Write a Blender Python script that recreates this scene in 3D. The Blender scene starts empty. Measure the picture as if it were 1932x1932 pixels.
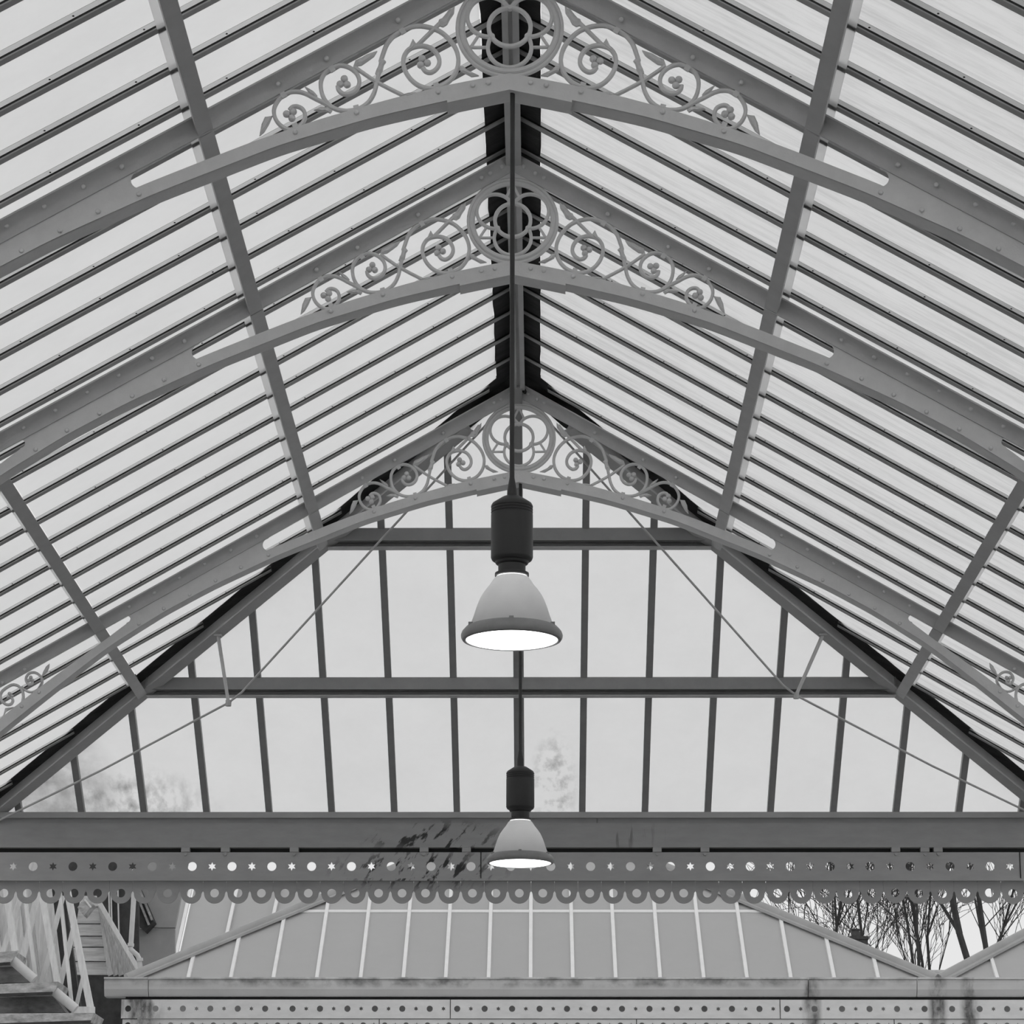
import bpy, math, random
import numpy as np
from mathutils import Matrix, Vector

random.seed(7)
S = bpy.context.scene
COL = S.collection
R = math.radians
H = 1.6                                   # eye height above the platform

# ------------------------------------------------------------------ camera
FPX, TH, PS, RO = 5400.0, R(15.5494), R(.5487), R(.0785)
cd = bpy.data.cameras.new('camera'); cam = bpy.data.objects.new('camera', cd); COL.objects.link(cam)
cd.sensor_width = 36; cd.lens = 36 * FPX / 1932; cd.clip_end = 500
cam.matrix_world = Matrix.Translation((0, 0, H)) @ Matrix.Rotation(PS, 4, 'Z') @ Matrix.Rotation(R(90) + TH, 4, 'X') @ Matrix.Rotation(RO, 4, 'Z')
S.camera = cam

# ------------------------------------------------------------------ overcast sky, exposure
SKY = .80
w = bpy.data.worlds.new('overcast'); S.world = w; w.use_nodes = True
bg = w.node_tree.nodes['Background']; bg.inputs[0].default_value = (1, 1, 1, 1); bg.inputs[1].default_value = SKY
S.view_settings.view_transform = 'Standard'; S.view_settings.look = 'None'
S.view_settings.exposure = 0; S.view_settings.gamma = 1; S.view_settings.use_curve_mapping = False
S.cycles.max_bounces = 6; S.cycles.diffuse_bounces = 4; S.cycles.use_adaptive_sampling = True; S.cycles.adaptive_threshold = .08; S.cycles.adaptive_min_samples = 12; S.cycles.transmission_bounces = 8; S.cycles.transparent_max_bounces = 16
S.cycles.use_denoising = True


def ray(px, py):
    a, b = px - 966, py - 966
    x = (a * math.cos(RO) + b * math.sin(RO)) / FPX; v = -(-a * math.sin(RO) + b * math.cos(RO)) / FPX
    y = math.cos(TH) - v * math.sin(TH); z = math.sin(TH) + v * math.cos(TH)
    c, s = math.cos(PS), math.sin(PS)
    return x * c - y * s, x * s + y * c, z


def at(px, py, Y):
    """place of a photographed point known to lie at distance Y (world, floor = 0)"""
    r = ray(px, py); k = Y / r[1]
    return Vector((r[0] * k, Y, r[2] * k + H))


# ------------------------------------------------------------------ materials (all neutral greys)
def new_mat(name):
    m = bpy.data.materials.new(name); m.use_nodes = True
    nt = m.node_tree; b = nt.nodes['Principled BSDF']
    return m, nt, b


def paint(name, v, rough=.55, var=.12, scale=6, metal=0, bump=.0, streak=None):
    m, nt, b = new_mat(name)
    N = nt.nodes; L = nt.links
    tc = N.new('ShaderNodeNewGeometry')
    src = tc.outputs['Position']
    if streak:
        mp = N.new('ShaderNodeMapping'); mp.inputs['Scale'].default_value = streak
        L.new(src, mp.inputs[0]); src = mp.outputs[0]
    n = N.new('ShaderNodeTexNoise'); n.inputs['Scale'].default_value = scale; n.inputs['Detail'].default_value = 6
    n.inputs['Roughness'].default_value = .65
    L.new(src, n.inputs['Vector'])
    r = N.new('ShaderNodeMapRange'); r.inputs['From Min'].default_value = .3; r.inputs['From Max'].default_value = .7
    r.inputs['To Min'].default_value = v * (1 - var); r.inputs['To Max'].default_value = v * (1 + var)
    L.new(n.outputs[0], r.inputs[0])
    cc = N.new('ShaderNodeCombineColor')
    for i in range(3): L.new(r.outputs[0], cc.inputs[i])
    L.new(cc.outputs[0], b.inputs['Base Color'])
    b.inputs['Roughness'].default_value = rough; b.inputs['Metallic'].default_value = metal
    if bump:
        n2 = N.new('ShaderNodeTexNoise'); n2.inputs['Scale'].default_value = 90; n2.inputs['Detail'].default_value = 3
        L.new(tc.outputs['Position'], n2.inputs['Vector'])
        bp = N.new('ShaderNodeBump'); bp.inputs['Strength'].default_value = bump; bp.inputs['Distance'].default_value = .004
        L.new(n2.outputs[0], bp.inputs['Height']); L.new(bp.outputs[0], b.inputs['Normal'])
    m['src'] = 1
    return m


def stain(m, centre, size, strength, scale, stretch=(1, 1, 1), thr=(.5, .62), dark=.02, rot=0):
    """dark splashes of dirt of irregular shape around one place of a surface"""
    nt = m.node_tree; N = nt.nodes; L = nt.links; b = N['Principled BSDF'] if 'Principled BSDF' in N else None
    g = N.new('ShaderNodeNewGeometry')
    mp = N.new('ShaderNodeMapping'); mp.vector_type = 'TEXTURE'
    mp.inputs['Location'].default_value = centre; mp.inputs['Scale'].default_value = size
    L.new(g.outputs['Position'], mp.inputs[0])
    ln = N.new('ShaderNodeVectorMath'); ln.operation = 'LENGTH'; L.new(mp.outputs[0], ln.inputs[0])
    fall = N.new('ShaderNodeMapRange'); fall.inputs['From Min'].default_value = 1; fall.inputs['From Max'].default_value = .45
    L.new(ln.outputs['Value'], fall.inputs[0])
    m2 = N.new('ShaderNodeMapping'); m2.vector_type = 'TEXTURE'; m2.inputs['Scale'].default_value = tuple(1 / q for q in stretch); m2.inputs['Rotation'].default_value = (0, rot, 0)
    L.new(g.outputs['Position'], m2.inputs[0])
    n = N.new('ShaderNodeTexNoise'); n.inputs['Scale'].default_value = scale; n.inputs['Detail'].default_value = 5
    n.inputs['Roughness'].default_value = .6; L.new(m2.outputs[0], n.inputs['Vector'])
    r = N.new('ShaderNodeMapRange'); r.inputs['From Min'].default_value = thr[0]; r.inputs['From Max'].default_value = thr[1]
    L.new(n.outputs[0], r.inputs[0])
    k = N.new('ShaderNodeMath'); k.operation = 'MULTIPLY'; L.new(fall.outputs[0], k.inputs[0]); L.new(r.outputs[0], k.inputs[1])
    k2 = N.new('ShaderNodeMath'); k2.operation = 'MULTIPLY'; L.new(k.outputs[0], k2.inputs[0]); k2.inputs[1].default_value = strength
    targets = [b.inputs['Base Color']] if b else [x.inputs['Color'] for x in N if x.bl_idname in ('ShaderNodeBsdfTranslucent', 'ShaderNodeBsdfDiffuse')]
    for t in targets:
        mx = N.new('ShaderNodeMix'); mx.data_type = 'RGBA'
        L.new(k2.outputs[0], mx.inputs['Factor'])
        if t.links: L.new(t.links[0].from_socket, mx.inputs['A'])
        else: mx.inputs['A'].default_value = t.default_value
        mx.inputs['B'].default_value = (dark, dark, dark, 1)
        L.new(mx.outputs['Result'], t)


def frosted(name, t, d, var=.04, dirt=0, dirt_scale=(1, 1, 1), dscale=3, thr=(.5, .75)):
    """obscured roof glass: scatters the sky through it, reflects a little"""
    m = bpy.data.materials.new(name); m.use_nodes = True; nt = m.node_tree; N = nt.nodes; L = nt.links
    for x in list(N): N.remove(x)
    out = N.new('ShaderNodeOutputMaterial'); tr = N.new('ShaderNodeBsdfTranslucent'); df = N.new('ShaderNodeBsdfDiffuse')
    add = N.new('ShaderNodeAddShader')
    g = N.new('ShaderNodeNewGeometry')
    n = N.new('ShaderNodeTexNoise'); n.inputs['Scale'].default_value = 1.7; n.inputs['Detail'].default_value = 7; n.inputs['Roughness'].default_value = .7
    L.new(g.outputs['Position'], n.inputs['Vector'])
    r = N.new('ShaderNodeMapRange'); r.inputs['From Min'].default_value = .3; r.inputs['From Max'].default_value = .7
    r.inputs['To Min'].default_value = t * (1 - var); r.inputs['To Max'].default_value = t * (1 + var)
    L.new(n.outputs[0], r.inputs[0]); val = r.outputs[0]
    if dirt:
        mp = N.new('ShaderNodeMapping'); mp.inputs['Scale'].default_value = dirt_scale
        L.new(g.outputs['Position'], mp.inputs[0])
        n2 = N.new('ShaderNodeTexNoise'); n2.inputs['Scale'].default_value = dscale; n2.inputs['Detail'].default_value = 8; n2.inputs['Roughness'].default_value = .72
        L.new(mp.outputs[0], n2.inputs['Vector'])
        r2 = N.new('ShaderNodeMapRange'); r2.inputs['From Min'].default_value = thr[0]; r2.inputs['From Max'].default_value = thr[1]
        r2.inputs['To Min'].default_value = 1; r2.inputs['To Max'].default_value = 1 - dirt
        L.new(n2.outputs[0], r2.inputs[0])
        k = N.new('ShaderNodeMath'); k.operation = 'MULTIPLY'; L.new(val, k.inputs[0]); L.new(r2.outputs[0], k.inputs[1]); val = k.outputs[0]
    cc = N.new('ShaderNodeCombineColor')
    for i in range(3): L.new(val, cc.inputs[i])
    L.new(cc.outputs[0], tr.inputs['Color']); df.inputs['Color'].default_value = (d, d, d, 1)
    L.new(tr.outputs[0], add.inputs[0]); L.new(df.outputs[0], add.inputs[1]); L.new(add.outputs[0], out.inputs[0])
    return m


def clear(name, v=.97):
    m = bpy.data.materials.new(name); m.use_nodes = True; nt = m.node_tree; N = nt.nodes; L = nt.links
    for x in list(N): N.remove(x)
    out = N.new('ShaderNodeOutputMaterial'); tp = N.new('ShaderNodeBsdfTransparent'); tp.inputs[0].default_value = (v, v, v, 1)
    L.new(tp.outputs[0], out.inputs[0]); return m


def glow(name, s):
    m, nt, b = new_mat(name)
    b.inputs['Base Color'].default_value = (.9, .9, .9, 1); b.inputs['Emission Color'].default_value = (1, 1, 1, 1)
    b.inputs['Emission Strength'].default_value = s; return m


M = dict(
    iron=paint('painted ironwork', .64, .5, .06, 9, bump=.25),
    rafter=paint('shade-toned rafter paint', .50, .55, .07, 8, bump=.25),  # darker base tone paints in the shade on the rafters
    purlin=paint('purlin paint', .47, .55, .07, 7),
    bar=paint('glazing bar aluminium', .38, .5, .06, 8),
    hipbar=paint('hip glazing bar paint', .30, .55, .08, 8),
    gasket=paint('black rubber gasket', .012, .7, .2, 10),
    soot=paint('sooty ridge board', .030, .85, .55, 5, bump=.6, streak=(1, 3, 1)),
    beam=paint('eaves beam paint', .30, .55, .08, 5, streak=(1, 1, 3)),
    fascia=paint('fascia paint', .36, .55, .07, 5, streak=(1, 1, 3)),
    lampblack=paint('black lamp housing', .018, .45, .1, 20),
    lamprim=paint('lamp rim', .22, .4, .1, 20),
    rod=paint('tie rod paint', .50, .5, .06, 10),
    cap=paint('white glazing cap', .84, .6, .04, 6),
    lead=paint('lead roll', .40, .6, .10, 3),
    gutter=paint('pale gutter paint', .74, .6, .06, 3),
    palefascia=paint('weathered pale fascia', .80, .6, .07, 4, streak=(1, 1, 2.5)),
    whitewood=paint('white painted timber', .80, .65, .12, 9, streak=(3, 1, .6)),
    palewall=paint('pale stained wall boards', .66, .7, .18, 8, streak=(5, 1, .5)),
    planks=paint('weathered planks', .60, .7, .22, 7, streak=(.6, 1, 5)),
    boards=paint('stained skirt boards', .52, .7, .30, 12, streak=(6, 1, .5)),
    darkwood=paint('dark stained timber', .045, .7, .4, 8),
    dirtymetal=paint('dirty metal edging', .48, .6, .5, 7, streak=(1, 1, 2.5)),
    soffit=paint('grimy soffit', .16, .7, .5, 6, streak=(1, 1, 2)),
    pipe=paint('grey rain pipe', .66, .5, .08, 8),
    bark=paint('bare bark', .06, .9, .3, 4),
    brick=paint('dark chimney brick', .07, .9, .3, 12),
    floor=paint('platform paving', .20, .85, .12, 1.2),
    glass=frosted('obscured roof glass', .835, .05, .035),
    glassR=frosted('grimy obscured roof glass', .83, .05, .04, dirt=.30, dirt_scale=(1.0, 10, 1.0), dscale=1.5, thr=(.46, .80)),
    glassH=frosted('obscured hip glass', .875, .05, .03),
    lap=frosted('lapped glass strip', .80, .03, .03),
    lapR=frosted('grimy lapped glass strip', .70, .03, .08),
    fog=frosted('outer canopy glass', .16, .44, .10),
    clear=clear('clear glass skin'),
    shade=frosted('prismatic lamp shade', .50, .30, .10),
    lens=glow('lamp lens', 4.0), leak=glow('lamp collar light', 1.6),
)
stain(M['beam'], at(825, 1583, 22.78), (.66, 1, .17), .97, 9, (1.4, 1, .45), (.54, .59), .012, R(40))
stain(M['fascia'], at(790, 1640, 22.78), (.80, 1, .19), .97, 13, (1.4, 1, .40), (.54, .59), .012, R(35))
stain(M['beam'], at(1160, 1560, 22.78), (.45, 1, .3), .45, 14, (1.6, 1, .12), (.60, .66), .03)
stain(M['glassH'], at(1045, 1470, 22.2), (.22, 2, .42), .75, 9, (1.3, 1, .35), (.46, .75), .12)
stain(M['glassH'], at(85, 1480, 22.4), (.62, 2, .5), .9, 4, (1, 1, .5), (.25, .75), .16)
stain(M['glassH'], at(235, 1520, 22.7), (.8, 2, .32), .8, 6, (1.6, 1, .25), (.42, .72), .18)
for px in (1532, 1770, 1830):
    stain(M['palefascia'], at(px, 1905, 34.2), (.13, 2, .6), .9, 6, (1, 1, .4), (.30, .62), .03)
    stain(M['gutter'], at(px, 1868, 34.2), (.12, 2, .3), .75, 8, (1, 1, .4), (.38, .66), .04)
stain(M['palefascia'], at(262, 1905, 34.2), (.32, 2, .5), .85, 6, (1, 1, .4), (.38, .62), .03)
stain(M['gutter'], at(950, 1850, 34.2), (7, 2, .10), .7, 5, (.8, 1, 1), (.42, .7), .05)


# ------------------------------------------------------------------ mesh helpers
class MB:
    def __init__(s): s.v = []; s.f = []; s.mi = []; s.cur = 0
    def face(s, idx): s.f.append(idx); s.mi.append(s.cur)
    def add(s, vs, fs):
        o = len(s.v); s.v += [tuple(x) for x in vs]
        for f in fs: s.face([i + o for i in f])
    def prism(s, a, b):
        """two matching outlines a, b -> closed solid"""
        n = len(a); o = len(s.v); s.v += [tuple(x) for x in a] + [tuple(x) for x in b]
        s.face([o + i for i in range(n)][::-1]); s.face([o + n + i for i in range(n)])
        for i in range(n):
            j = (i + 1) % n; s.face([o + i, o + j, o + n + j, o + n + i])
    def box(s, x0, x1, y0, y1, z0, z1):
        a = [(x0, y0, z0), (x1, y0, z0), (x1, y1, z0), (x0, y1, z0)]
        s.prism(a, [(x, y, z1) for x, y, _ in a])
    def bar(s, p, q, wx, wz, up=(0, 0, 1)):
        """rectangular bar from p to q"""
        p, q = Vector(p), Vector(q); d = (q - p).normalized(); e = d.cross(Vector(up))
        if e.length < 1e-4: e = d.cross(Vector((0, 1, 0)))
        e.normalize(); n = e.cross(d)
        o = [e * (i * wx / 2) + n * (j * wz / 2) for i, j in ((-1, -1), (1, -1), (1, 1), (-1, 1))]
        s.prism([p + k for k in o], [q + k for k in o])
    def rod(s, p, q, r0, r1=None, n=10):
        r1 = r0 if r1 is None else r1
        p, q = Vector(p), Vector(q); d = (q - p).normalized(); e = d.cross(Vector((0, .3, 1))).normalized(); m = e.cross(d)
        a = [p + (e * math.cos(t) + m * math.sin(t)) * r0 for t in [2 * math.pi * k / n for k in range(n)]]
        b = [q + (e * math.cos(t) + m * math.sin(t)) * r1 for t in [2 * math.pi * k / n for k in range(n)]]
        s.prism(a, b)
    def tube(s, pts, r, n=8):
        pts = [Vector(p) for p in pts]; o = len(s.v)
        for i, p in enumerate(pts):
            d = (pts[min(i + 1, len(pts) - 1)] - pts[max(i - 1, 0)]).normalized()
            e = d.cross(Vector((0.05, 1, .1))).normalized(); m = e.cross(d)
            s.v += [tuple(p + (e * math.cos(2 * math.pi * k / n) + m * math.sin(2 * math.pi * k / n)) * r) for k in range(n)]
        for i in range(len(pts) - 1):
            for k in range(n):
                k2 = (k + 1) % n; a = o + i * n; s.face([a + k, a + k2, a + n + k2, a + n + k])
        s.face([o + k for k in range(n)][::-1]); s.face([o + (len(pts) - 1) * n + k for k in range(n)])
    def lathe(s, prof, c, n=40):
        o = len(s.v); m = len(prof)
        for k in range(n):
            t = 2 * math.pi * k / n
            s.v += [(c[0] + r * math.cos(t), c[1] + r * math.sin(t), c[2] + z) for r, z in prof]
        for k in range(n):
            k2 = (k + 1) % n
            for i in range(m - 1): s.face([o + k * m + i, o + k2 * m + i, o + k2 * m + i + 1, o + k * m + i + 1])
    def ribbon(s, pts, wd, y0, y1, closed=False, taper=None):
        """a flat bar following a path drawn in the truss plane (x, z), from y0 (front) to y1"""
        n = len(pts); o = len(s.v); c = .28
        for i, (x, z) in enumerate(pts):
            if closed: a, b = pts[(i - 1) % n], pts[(i + 1) % n]
            else: a, b = pts[max(i - 1, 0)], pts[min(i + 1, n - 1)]
            dx, dz = b[0] - a[0], b[1] - a[1]; l = math.hypot(dx, dz) or 1; nx, nz = -dz / l, dx / l
            hw = wd / 2 * (taper[i] if taper else 1); yc = (y1 - y0) * c
            for k, y in ((1, y1), (1, y0 + yc), (1 - 2 * c, y0), (-1 + 2 * c, y0), (-1, y0 + yc), (-1, y1)):
                s.v.append((x + nx * hw * k, y, z + nz * hw * k))
        for i in range(n if closed else n - 1):
            a = o + i * 6; b = o + ((i + 1) % n) * 6
            for k in range(6): k2 = (k + 1) % 6; s.face([a + k, a + k2, b + k2, b + k])
        if not closed:
            s.face([o + k for k in range(6)]); s.face([o + (n - 1) * 6 + k for k in range(6)][::-1])
    def perforated(s, outline, hole, y0, y1):
        """plate in the x-z plane with one hole; outline and hole are matching rings"""
        n = len(hole); o = len(s.v)
        for ring, y in ((outline, y0), (hole, y0), (outline, y1), (hole, y1)): s.v += [(x, y, z) for x, z in ring]
        for i in range(n):
            j = (i + 1) % n
            s.face([o + i, o + j, o + n + j, o + n + i]); s.face([o + 2 * n + j, o + 2 * n + i, o + 3 * n + i, o + 3 * n + j])
            s.face([o + n + i, o + n + j, o + 3 * n + j, o + 3 * n + i]); s.face([o + j, o + i, o + 2 * n + i, o + 2 * n + j])
    def mesh(s, name, mats, smooth=False):
        me = bpy.data.meshes.new(name); me.from_pydata(s.v, [], s.f)
        for m in (mats if isinstance(mats, (list, tuple)) else [mats]): me.materials.append(M[m])
        for p, i in zip(me.polygons, s.mi): p.material_index = i
        import bmesh
        bm = bmesh.new(); bm.from_mesh(me); bmesh.ops.recalc_face_normals(bm, faces=bm.faces); bm.to_mesh(me); bm.free()
        if smooth:
            me.shade_smooth()
            try: me.set_sharp_from_angle(angle=R(38))
            except Exception: pass
        me.update(); return me
    def build(s, name, mats, parent=None, smooth=False): return put(name, s.mesh(name, mats, smooth), parent)


def put(name, me, parent=None):
    o = bpy.data.objects.new(name, me); COL.objects.link(o)
    if parent: o.parent = parent
    return o


def tag(o, label=None, cat=None, group=None, kind=None):
    for k, v in (('label', label), ('category', cat), ('group', group), ('kind', kind)):
        if v: o[k] = v
    return o


def empty(name, loc=(0, 0, 0)):
    o = bpy.data.objects.new(name, None); COL.objects.link(o); o.location = loc; o.empty_display_size = .1
    return o


def under(o, parent):
    """parent a part whose mesh is written in world coordinates"""
    o.parent = parent; o.matrix_parent_inverse = Matrix.Translation(parent.location).inverted(); return o


def clip(poly, fn):
    """keep the part of a polygon where fn(point) >= 0"""
    out = []
    for i in range(len(poly)):
        a, b = poly[i], poly[(i + 1) % len(poly)]; fa, fb = fn(a), fn(b)
        if fa >= 0: out.append(a)
        if fa * fb < 0:
            t = fa / (fa - fb); out.append(tuple(a[k] + (b[k] - a[k]) * t for k in range(len(a))))
    return out


def catmull(P, k=5):
    out = []
    for i in range(len(P) - 1):
        p0, p1, p2, p3 = P[max(i - 1, 0)], P[i], P[i + 1], P[min(i + 2, len(P) - 1)]
        for j in range(k):
            t = j / k
            out.append(tuple(.5 * (2 * p1[d] + (p2[d] - p0[d]) * t + (2 * p0[d] - 5 * p1[d] + 4 * p2[d] - p3[d]) * t * t + (3 * p1[d] - p0[d] - 3 * p2[d] + p3[d]) * t ** 3) for d in (0, 1)))
    out.append(P[-1]); return out


# ------------------------------------------------------------------ the place: main dimensions
XR = -.14                                  # ridge line
YT = (12.7317, 15.2884, 19.5165)           # the three trusses
XT = (-.1365, -.1445, -.1380)
TQ, TP = .585, .708                        # slopes of the long sides and of the hip end
KH = TP / TQ                               # plan run of the hips
YE = 19.32                                 # ridge end
WB, WBAR, WG = 6.28 + H, 6.405 + H, 6.432 + H   # ridge heights of rafter underside / bars / glass
UE = 4.35                                  # half span kept
def wl(base, u): return base - TQ * abs(u)
def hl(base, y): return base - TP * (y - YE)
BY = [11.701, 12.143, 12.578, 13.006, 13.434, 13.862, 14.295, 14.748, 15.19, 15.671, 16.122, 16.574, 17.04, 17.509, 17.96, 18.42, 18.902, 19.351]
BY = [BY[0] - .437 * k for k in range(8, 0, -1)] + BY
while BY[-1] < 22.7: BY.append(BY[-1] + .455)
Y0 = BY[0]
PU = (1.452, 2.93)                         # purlins
RB = .155                                  # half width of the ridge boards

# ------------------------------------------------------------------ floor
b = MB(); b.box(-45, 45, -14, 30, -.3, 0)
tag(b.build('floor', 'floor'), 'plain grey station platform paving', None, None, 'structure')
b = MB(); b.box(-90, 90, 30.01, 140, -1.2, -.9)
tag(b.build('floor', 'floor'), 'grey ground beyond the platform', None, None, 'structure')

# ------------------------------------------------------------------ glazed slopes
up = Vector((0, 0, 1))
def pane(parent, pts, mats, th=.006):
    p = [Vector(q) for q in pts]
    if len(p) < 3: return
    b = MB(); n = len(p); b.v = [tuple(q) for q in p] + [tuple(q + up * th) for q in p]
    b.cur = 0; b.face(list(range(n))[::-1]); b.cur = 1; b.face([n + i for i in range(n)])
    for i in range(n): b.face([i, (i + 1) % n, n + (i + 1) % n, n + i])
    return b.build('pane', mats, parent)

slopes = {}
for sg, side in ((-1, 'left'), (1, 'right')):
    root = empty('ceiling', (XR + sg * 2, 15, wl(WG, 2)))
    tag(root, 'long glazed roof slope on the %s with dark glazing bars' % side, None, None, 'structure'); slopes[sg] = root
    gl = ('glass', 'clear') if sg < 0 else ('glassR', 'clear')
    P3 = lambda y, u, base: Vector((XR + sg * u, y, wl(base, u)))
    FL = .20                                # flashing along the hip, measured in y
    cuts = [RB, PU[0] + .035, PU[1] + .035, UE]
    for i in range(len(BY) - 1):
        ya, yb = BY[i] + .004, BY[i + 1] - .001
        for j in range(3):
            poly = [(ya, cuts[j] + .003), (yb, cuts[j] + .003), (yb, cuts[j + 1] - .003), (ya, cuts[j + 1] - .003)]
            poly = clip(poly, lambda q: q[1] - KH * (q[0] + FL - YE))
            if len(poly) > 2: under(pane(None, [P3(y, u, WG) for y, u in poly], gl), root)
    # glazing bars: aluminium flange with a black gasket in front, a lapped strip of glass before it
    for y in BY:
        ulo = max(.03, KH * (y - YE) + (.17 if y > YE - .1 else .02))
        if ulo > UE - .1: continue
        def sec(y0, y1, d0, d1, bld, ua=ulo, ub=UE):
            A = [P3(y0, ua, WBAR + d0), P3(y1, ua, WBAR + d0), P3(y1, ua, WBAR + d1), P3(y0, ua, WBAR + d1)]
            B = [P3(y0, ub, WBAR + d0), P3(y1, ub, WBAR + d0), P3(y1, ub, WBAR + d1), P3(y0, ub, WBAR + d1)]
            bld.prism(A, B)
        b = MB(); sec(y + .003, y + .046, .0, .007, b); sec(y + .020, y + .030, .007, .024, b)
        sec(y + .000, y + .003, .000, .0085, b)          # front lip of the flange
        bar_o = under(b.build('glazing_bar', 'bar'), root)
        b = MB(); sec(y + .004, y + .019, .0072, .0225, b); under(b.build('gasket', 'gasket'), bar_o)
        b = MB(); sec(y - .048, y - .002, .0190, .0215, b, max(ulo, RB)); under(b.build('lap_strip', 'lap' if sg < 0 else 'lapR'), root)
        b = MB(); u = max(ulo, RB) + .22 + (y * 7 % .3)
        while u < UE:
            c = P3(y - .024, u, WBAR + .019); b.rod(c, c + Vector((0, 0, -.003)), .0055, n=6); u += .41
        if b.v: s_ = under(b.build('screws', 'gasket'), bar_o); s_['kind'] = 'stuff'
    # the roof goes on above and behind the viewer in the same way
    for i in range(9):
        ya, yb = Y0 - 2.2 * (i + 1), Y0 - 2.2 * i
        for j in range(3):
            under(pane(None, [P3(y, u, WG) for y, u in ((ya + .03, cuts[j] + .003), (yb - .02, cuts[j] + .003), (yb - .02, cuts[j + 1] - .003), (ya + .03, cuts[j + 1] - .003))], gl), root)
        b = MB(); A = [P3(y, RB, WBAR + d) for y, d in ((ya - .02, 0), (ya + .03, 0), (ya + .03, .03), (ya - .02, .03))]
        b.prism(A, [q + Vector((sg * (UE - RB), 0, -TQ * (UE - RB))) for q in A]); under(b.build('glazing_bar', 'bar'), root)
    # ridge board and hip flashing (opaque, sooty)
    b = MB(); ys = np.linspace(Y0, YE + .1, 60)
    rng = np.random.default_rng(3 + sg); edge = RB + .0025 * rng.standard_normal(60)
    for i in range(59):
        a = [P3(ys[i], .005, WG - .004), P3(ys[i + 1], .005, WG - .004), P3(ys[i + 1], edge[i + 1], WG - .004), P3(ys[i], edge[i], WG - .004)]
        b.prism(a, [q + up * .02 for q in a])
    under(b.build('ridge_board', 'soot'), root)
    b = MB(); us = np.linspace(.02, UE, 40); ed = FL + .012 * rng.standard_normal(40)
    for i in range(39):
        yA, yB = YE + us[i] / KH, YE + us[i + 1] / KH
        a = [P3(yA, us[i], WG - .003), P3(yB, us[i + 1], WG - .003), P3(yB - ed[i + 1], us[i + 1], WG - .003), P3(yA - ed[i], us[i], WG - .003)]
        b.prism(a, [q + up * .02 for q in a])
    under(b.build('hip_flashing', 'soot'), root)
    # translucent strip of lapped glass on the lower side of each purlin
    for u in PU:
        yend = YE + u / KH - .1
        b = MB(); a = [P3(Y0, u + .03, WBAR - .006), P3(Y0, u + .105, WBAR - .006), P3(Y0, u + .105, WBAR - .003), P3(Y0, u + .03, WBAR - .003)]
        b.prism(a, [Vector((q.x, yend, q.z)) for q in a])
        under(b.build('lap_strip', 'lap'), root)

# hip end
hip = empty('ceiling', (XR, 21, hl(WG, 21)))
tag(hip, 'glazed hip end of the roof above the far eaves beam', None, None, 'structure')
YB = 22.79
HX = [-.155 + .5055 * k for k in range(-9, 10)]
H3 = lambda u, y, base: Vector((XR + u, y, hl(base, y)))
YGL = YB + .20
hy = [YE, 20.56, 21.78, YGL]
for i in range(len(HX) - 1):
    for j in range(3):
        xa, xb = HX[i] - XR + .02, HX[i + 1] - XR - .02
        poly = [(xa, hy[j] + .004), (xb, hy[j] + .004), (xb, hy[j + 1] - .004), (xa, hy[j + 1] - .004)]
        poly = clip(poly, lambda q: KH * (q[1] - YE) - .17 - q[0]); 
        if len(poly) > 2: poly = clip(poly, lambda q: KH * (q[1] - YE) - .17 + q[0])
        if len(poly) > 2: under(pane(None, [H3(u, y, WG) for u, y in poly], ('glassH', 'clear')), hip)
for i, x in enumerate(HX):
    u = x - XR; ya = YE + abs(u) / KH + .03
    if ya > YGL - .1: continue
    wd = .040 if i == 9 else .026
    b = MB(); a = [H3(u - wd, ya, WG - .065), H3(u + wd, ya, WG - .065), H3(u + wd, ya, WG + .0), H3(u - wd, ya, WG + .0)]
    b.prism(a, [Vector((q.x, YGL, q.z - TP * (YGL - ya))) for q in a])
    under(b.build('glazing_bar', 'hipbar'), hip)
for sg in (-1, 1):
    b = MB(); ys = np.linspace(YE + .05, YGL, 40); rng = np.random.default_rng(11 + sg); ed = .17 + .012 * rng.standard_normal(40)
    for i in range(39):
        uA, uB = KH * (ys[i] - YE), KH * (ys[i + 1] - YE)
        a = [H3(sg * uA, ys[i], WG - .003), H3(sg * uB, ys[i + 1], WG - .003), H3(sg * max(uB - ed[i + 1], 0), ys[i + 1], WG - .003), H3(sg * max(uA - ed[i], 0), ys[i], WG - .003)]
        b.prism(a, [q + up * .02 for q in a])
    under(b.build('hip_flashing', 'soot'), hip)

# ------------------------------------------------------------------ ridge beam
root = empty('ridge_beam', (XR, Y0, WB))
tag(root, 'long grey grooved ridge beam running along the roof apex', 'beam')
for n_, (x0, x1, z0, z1) in dict(flange=(-.044, -.012, .03, .05)).items():
    b = MB(); b.box(XR + x0, XR + x1, Y0, YE + .12, WB + z0, WB + z1); under(b.build('flange', 'purlin'), root)
b = MB(); b.box(XR + .010, XR + .044, Y0, YE + .12, WB + .03, WB + .05); under(b.build('flange', 'purlin'), root)
b = MB(); b.box(XR - .012, XR + .010, Y0, YE + .12, WB + .048, WB + .16); under(b.build('web', 'purlin'), root)

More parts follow.
